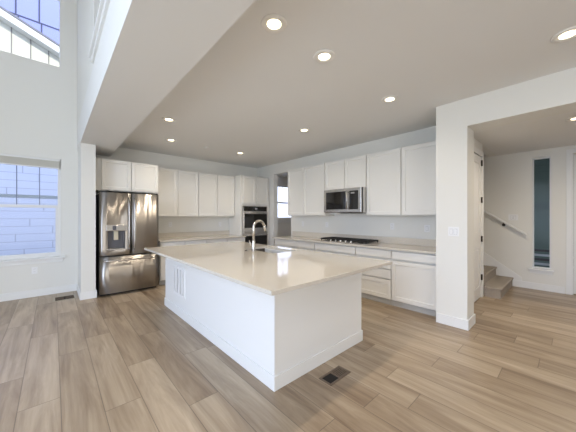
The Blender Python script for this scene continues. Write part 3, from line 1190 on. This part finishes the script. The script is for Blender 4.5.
# corner posts / applied edge stiles
bm = bmesh.new()
box(bm, IX0, IX1, IY0, y0, 0.0, 0.118, bev=0.003)
box(bm, IX0, x0, y0, IY1, 0.0, 0.118, bev=0.003)
box(bm, x0, IX1, y1, IY1, 0.0, 0.118, bev=0.003)
box(bm, x1, IX1, y0, y1, 0.0, 0.118, bev=0.003)
link('baseboard', bm, 'island', t)
bm = bmesh.new()
box(bm, x0 - 0.004, x0 + 0.02, y0 - 0.004, y0, 0.118, BZ - 0.001)
link('corner_bead', bm, 'island', t)
# doors and drawers of the working side
F9 = Face('+x', x1)
n = 4
for k in range(n):
    a = y0 + 0.03 + k * (y1 - y0 - 0.06) / n
    b = a + (y1 - y0 - 0.06) / n - 0.02
    bm = bmesh.new()
    shaker(bm, F9, a, b, 0.135, 0.86)
    link('door', bm, 'island', t)

# return air grille on the island's long side
t = thing('air_grille', (x0, 3.72, 0.28), 'white vertical slotted air grille on the long side of the island', 'grille')
GY0, GY1, GZ0, GZ1 = 3.515, 3.935, 0.290, 0.690
bm = bmesh.new()
FG = Face('-x', x0)
FG.box(bm, GY0, GY0 + 0.035, 0.0, 0.016, GZ0, GZ1, bev=0.002)
FG.box(bm, GY1 - 0.035, GY1, 0.0, 0.016, GZ0, GZ1, bev=0.002)
FG.box(bm, GY0 + 0.035, GY1 - 0.035, 0.0, 0.014, GZ0, GZ0 + 0.03, bev=0.002)
FG.box(bm, GY0 + 0.035, GY1 - 0.035, 0.0, 0.014, GZ1 - 0.03, GZ1, bev=0.002)
link('frame', bm, 'plate', t)
bm = bmesh.new()
FG.box(bm, GY0 + 0.035, GY1 - 0.035, 0.0, 0.004, GZ0 + 0.03, GZ1 - 0.03)
link('backing', bm, 'greyin', t)  # dark sheet paints in the shade between the slats
for k in range(3):
    a = GY0 + 0.064 + k * 0.109
    bm = bmesh.new()
    FG.box(bm, a, a + 0.074, 0.0042, 0.016, GZ0 + 0.03, GZ1 - 0.03, bev=0.002)
    link('slat', bm, 'plate', t)

# island countertop with a hole for the sink
CX0, CX1, CY0, CY1 = 1.054, 2.727, 1.325, 4.508
SX0, SX1, SY0, SY1 = 2.17, 2.585, 2.66, 3.40
bm = bmesh.new()
rings = []
for z in (BZ + 0.001, 0.914):
    rings.append(([bm.verts.new((x, y, z)) for x, y in ((CX0, CY0), (CX1, CY0), (CX1, CY1), (CX0, CY1))],
                  [bm.verts.new((x, y, z)) for x, y in ((SX0, SY0), (SX1, SY0), (SX1, SY1), (SX0, SY1))]))
for (o_, i_) in rings:
    for k in range(4):
        bm.faces.new((o_[k], o_[(k + 1) % 4], i_[(k + 1) % 4], i_[k]))
for s in (0, 1):
    for k in range(4):
        bm.faces.new((rings[0][s][k], rings[0][s][(k + 1) % 4], rings[1][s][(k + 1) % 4], rings[1][s][k]))
edge = [e for e in bm.edges if abs(e.verts[0].co.z - e.verts[1].co.z) < 1e-5 and
        ((abs(e.verts[0].co.x - e.verts[1].co.x) < 1e-6 and abs(e.verts[0].co.x - CX0) * abs(e.verts[0].co.x - CX1) < 1e-6) or
         (abs(e.verts[0].co.y - e.verts[1].co.y) < 1e-6 and abs(e.verts[0].co.y - CY0) * abs(e.verts[0].co.y - CY1) < 1e-6))]
bmesh.ops.bevel(bm, geom=edge, offset=0.003, segments=2, profile=0.5, affect='EDGES')
tag(link('island_countertop', bm, 'quartz'), 'big glossy beige quartz slab overhanging the white island', 'countertop')

# sink
t = thing('sink', ((SX0 + SX1) / 2, (SY0 + SY1) / 2, 0.68), 'dark undermount sink set in the island countertop', 'sink')
bm = bmesh.new()
q = 0.02
a = [bm.verts.new(p) for p in ((SX0 - q, SY0 - q, BZ), (SX1 + q, SY0 - q, BZ), (SX1 + q, SY1 + q, BZ), (SX0 - q, SY1 + q, BZ))]
b = [bm.verts.new(p) for p in ((SX0, SY0, BZ), (SX1, SY0, BZ), (SX1, SY1, BZ), (SX0, SY1, BZ))]
c = [bm.verts.new(p) for p in ((SX0 + .015, SY0 + .015, 0.69), (SX1 - .015, SY0 + .015, 0.69), (SX1 - .015, SY1 - .015, 0.69), (SX0 + .015, SY1 - .015, 0.69))]
for r1, r2 in ((a, b), (b, c)):
    for k in range(4):
        bm.faces.new((r1[k], r1[(k + 1) % 4], r2[(k + 1) % 4], r2[k]))
bm.faces.new(c)
link('basin', bm, 'sinksteel', t)
bm = bmesh.new()
cyl(bm, ((SX0 + SX1) / 2, (SY0 + SY1) / 2, 0.6905), (0, 0, 1), 0.045, 0.006)
link('drain', bm, 'nickel', t)

# faucet
t = thing('faucet', (2.105, 3.05, 0.914), 'tall brushed nickel gooseneck faucet beside the island sink', 'faucet')
bx_, by_ = 2.105, 3.05
bm = bmesh.new()
lathe(bm, (bx_, by_, 0.914), [(0.001, 0.0005), (0.030, 0.0005), (0.030, 0.006), (0.025, 0.012), (0.0255, 0.10), (0.022, 0.14), (0.0175, 0.16), (0.001, 0.16)], 28)
link('base', bm, 'nickel', t)
pts = [(bx_, by_, 1.07), (bx_, by_, 1.20), (bx_, by_, 1.245)]
R = 0.094
for k in range(1, 13):
    a_ = PI - k * PI / 12 * 0.93
    pts.append((bx_ + R + R * math.cos(a_), by_, 1.245 + R * math.sin(a_)))
bm = bmesh.new()
tube(bm, pts, 0.0175)
link('spout', bm, 'nickel', t)
e0 = Vector(pts[-1])
dirn = (Vector(pts[-1]) - Vector(pts[-2])).normalized()
bm = bmesh.new()
tube(bm, [e0 - dirn * 0.005, e0 + dirn * 0.015, e0 + dirn * 0.07, e0 + dirn * 0.085], [0.0175, 0.020, 0.022, 0.019])
link('spray_head', bm, 'nickel', t)
bm = bmesh.new()
tube(bm, [(bx_, by_, 0.985), (bx_ - 0.02, by_ + 0.03, 0.988)], 0.011)
tube(bm, [(bx_ - 0.018, by_ + 0.03, 0.985), (bx_ - 0.030, by_ + 0.040, 1.02), (bx_ - 0.040, by_ + 0.05, 1.065)], [0.010, 0.007, 0.006])
link('handle', bm, 'nickel', t)
bm = bmesh.new()
lathe(bm, (2.03, 3.13, 0.914), [(0.001, 0.012), (0.010, 0.012), (0.012, 0.007), (0.020, 0.006), (0.022, 0.0005), (0.001, 0.0005)], 24)
tag(link('air_switch', bm, 'hinge'), 'small dark round button on the island top left of the faucet', 'button')

# ------------------------------------------------------------------ floor registers
def register(name, x0, x1, y0, y1, label, along, material, dark_half=False, f=0.018, slat=None):
    t = thing(name, ((x0 + x1) / 2, (y0 + y1) / 2, 0.0), label, 'vent')
    bm = bmesh.new()
    for b_ in ((x0, x1, y0, y0 + f), (x0, x1, y1 - f, y1), (x0, x0 + f, y0 + f, y1 - f), (x1 - f, x1, y0 + f, y1 - f)):
        box(bm, *b_, 0.0002, 0.006, bev=0.0015)
    xm = (x0 + x1) / 2
    box(bm, xm - 0.006, xm + 0.006, y0 + f, y1 - f, 0.0002, 0.006) if not slat else None
    link('frame', bm, material, t)
    link('duct', BX(x0 + f, x1 - f, y0 + f, y1 - f, 0.0002, 0.001), 'hole', t)
    for (a, b) in (((x0 + f, xm - 0.006), (xm + 0.006, x1 - f)) if not dark_half else ((xm + 0.006, x1 - f),)):
        bm = bmesh.new()
        nn = 6
        for k in range(nn):
            y = y0 + f + (y1 - y0 - 2 * f) * (k + 0.5) / nn
            box(bm, a, b, y - 0.0045, y + 0.0045, 0.0012, 0.005)
        link('louver', bm, slat or material, t)
    return t


register('floor_vent', 1.70, 1.985, 1.350, 1.483, 'dark bronze floor vent beside the end of the island', 'x', 'bronze', True)
register('floor_vent', -0.005, 0.300, 5.73, 6.05, 'tan framed floor vent near the pillar and the left window wall', 'x', 'tanvent', False, 0.03, 'bronze')


# ------------------------------------------------------------------ outlets and switches
def outlet(F, u, z, label, w_=0.075, h_=0.118, kind='outlet', name='wall_outlet', cat='outlet'):
    p = F(u, 0, z - h_ / 2)
    t = thing(name, p, label, cat)
    bm = bmesh.new()
    F.box(bm, u - w_ / 2, u + w_ / 2, 0.0003, 0.006, z - h_ / 2, z + h_ / 2, bev=0.002)
    link('cover_plate', bm, 'plate', t)
    if kind == 'outlet':
        for dz in (-0.024, 0.024):
            bm = bmesh.new()
            F.box(bm, u - 0.017, u + 0.017, 0.0062, 0.0085, z + dz - 0.015, z + dz + 0.015, bev=0.001)
            s = link('socket', bm, 'plate', t)
            bm = bmesh.new()
            for du in (-0.007, 0.007):
                F.box(bm, u + du - 0.0015, u + du + 0.0015, 0.0086, 0.0090, z + dz - 0.004, z + dz + 0.007)
            link('slots', bm, 'slot', s)
    else:
        nk = kind
        for k in range(nk):
            uu = u + (k - (nk - 1) / 2) * 0.046
            bm = bmesh.new()
            F.box(bm, uu - 0.018, uu + 0.018, 0.0062, 0.0070, z - 0.035, z + 0.035)
            s = link('bezel', bm, 'slot', t)
            bm = bmesh.new()
            F.box(bm, uu - 0.016, uu + 0.016, 0.0071, 0.0105, z - 0.033, z + 0.033, bev=0.001)
            link('rocker', bm, 'plate', s)
    return t


FXR = Face('-x', XR)
outlet(FXR, 1.63, 1.205, 'white outlet on the cooktop wall nearest the column', kind=1, w_=0.09)
outlet(FXR, 2.224, 1.225, 'white outlet just right of the cooktop')
outlet(FXR, 3.74, 1.222, 'white outlet on the wall just left of the cooktop')
outlet(FXR, 4.50, 1.222, 'white outlet at the far end of the cooktop wall near the passage')
FYB = Face('-y', YB)
outlet(FYB, 2.06, 1.215, 'white outlet above the far counter nearer the fridge')
outlet(FYB, 3.345, 1.195, 'white outlet above the far counter nearer the oven')
outlet(FW, -0.242, 0.46, 'white outlet on the wall below the left window')
outlet(Face('-x', XC), 1.035, 1.21, 'white double rocker light switch on the column', w_=0.12, kind=2, name='light_switch', cat='switch')
outlet(Face('-x', XH), 0.83, 1.385, 'pale double switch plate above the stair handrail', w_=0.15, kind=2, name='light_switch', cat='switch')
# thing in the pantry passage: dark knob-like latch on the jamb
# ------------------------------------------------------------------ stairs
t = thing('staircase', (6.25, 1.2, 0.0), 'grey beige carpeted stairs rising beside the hall wall', 'stairs')
RIS, RUN = 0.178, 0.262
y0s = 0.82
for k in range(9):
    ya = y0s + k * RUN
    x0 = 5.63 if k == 0 else 5.735
    z0, z1 = k * RIS, (k + 1) * RIS
    yb = ya + RUN + 0.06
    bm = bmesh.new()
    if k == 0:
        box(bm, 5.63, 6.872, ya + 0.02, 1.068, 0.0, z1 - 0.03)
        box(bm, 5.735, 6.872, 1.068, yb, 0.0, z1 - 0.03)
        box(bm, 5.615, 6.872, ya, 1.068, z1 - 0.035, z1, bev=0.012)
        box(bm, 5.735, 6.872, 1.06, yb, z1 - 0.035, z1)
    else:
        box(bm, x0, 6.872, ya + 0.02, yb, z0 + 0.0005, z1 - 0.03)
        box(bm, x0, 6.872, ya, yb, z1 - 0.035, z1, bev=0.012)
    link('step', bm, 'carpet', t)
# handrail
t = thing('handrail', (6.82, 1.5, 1.0), 'white sloping handrail on brackets along the hall stair wall', 'handrail')
s_ = (1.500 - 1.054) / (1.262 - 0.619)
ya, yb = 0.62, 3.0
zr = lambda y: 1.054 + s_ * (y - 0.619)
bm = bmesh.new()
prism(bm, [(ya, zr(ya) - 0.022), (yb, zr(yb) - 0.022), (yb, zr(yb) + 0.020), (ya, zr(ya) + 0.020)], 6.795, 6.842, 'x')
bmesh.ops.bevel(bm, geom=list(bm.edges), offset=0.008, segments=2, profile=0.5, affect='EDGES')
link('rail', bm, 'trim', t)
for y in (0.98, 1.9, 2.7):
    bm = bmesh.new()
    z = zr(y) - 0.024
    tube(bm, [(XH - 0.004, y, z - 0.05), (6.84, y, z - 0.045), (6.82, y, z)], 0.007)
    cyl(bm, (XH - 0.0005, y, z - 0.05), (-1, 0, 0), 0.028, 0.008)
    link('bracket', bm, 'hinge', t)
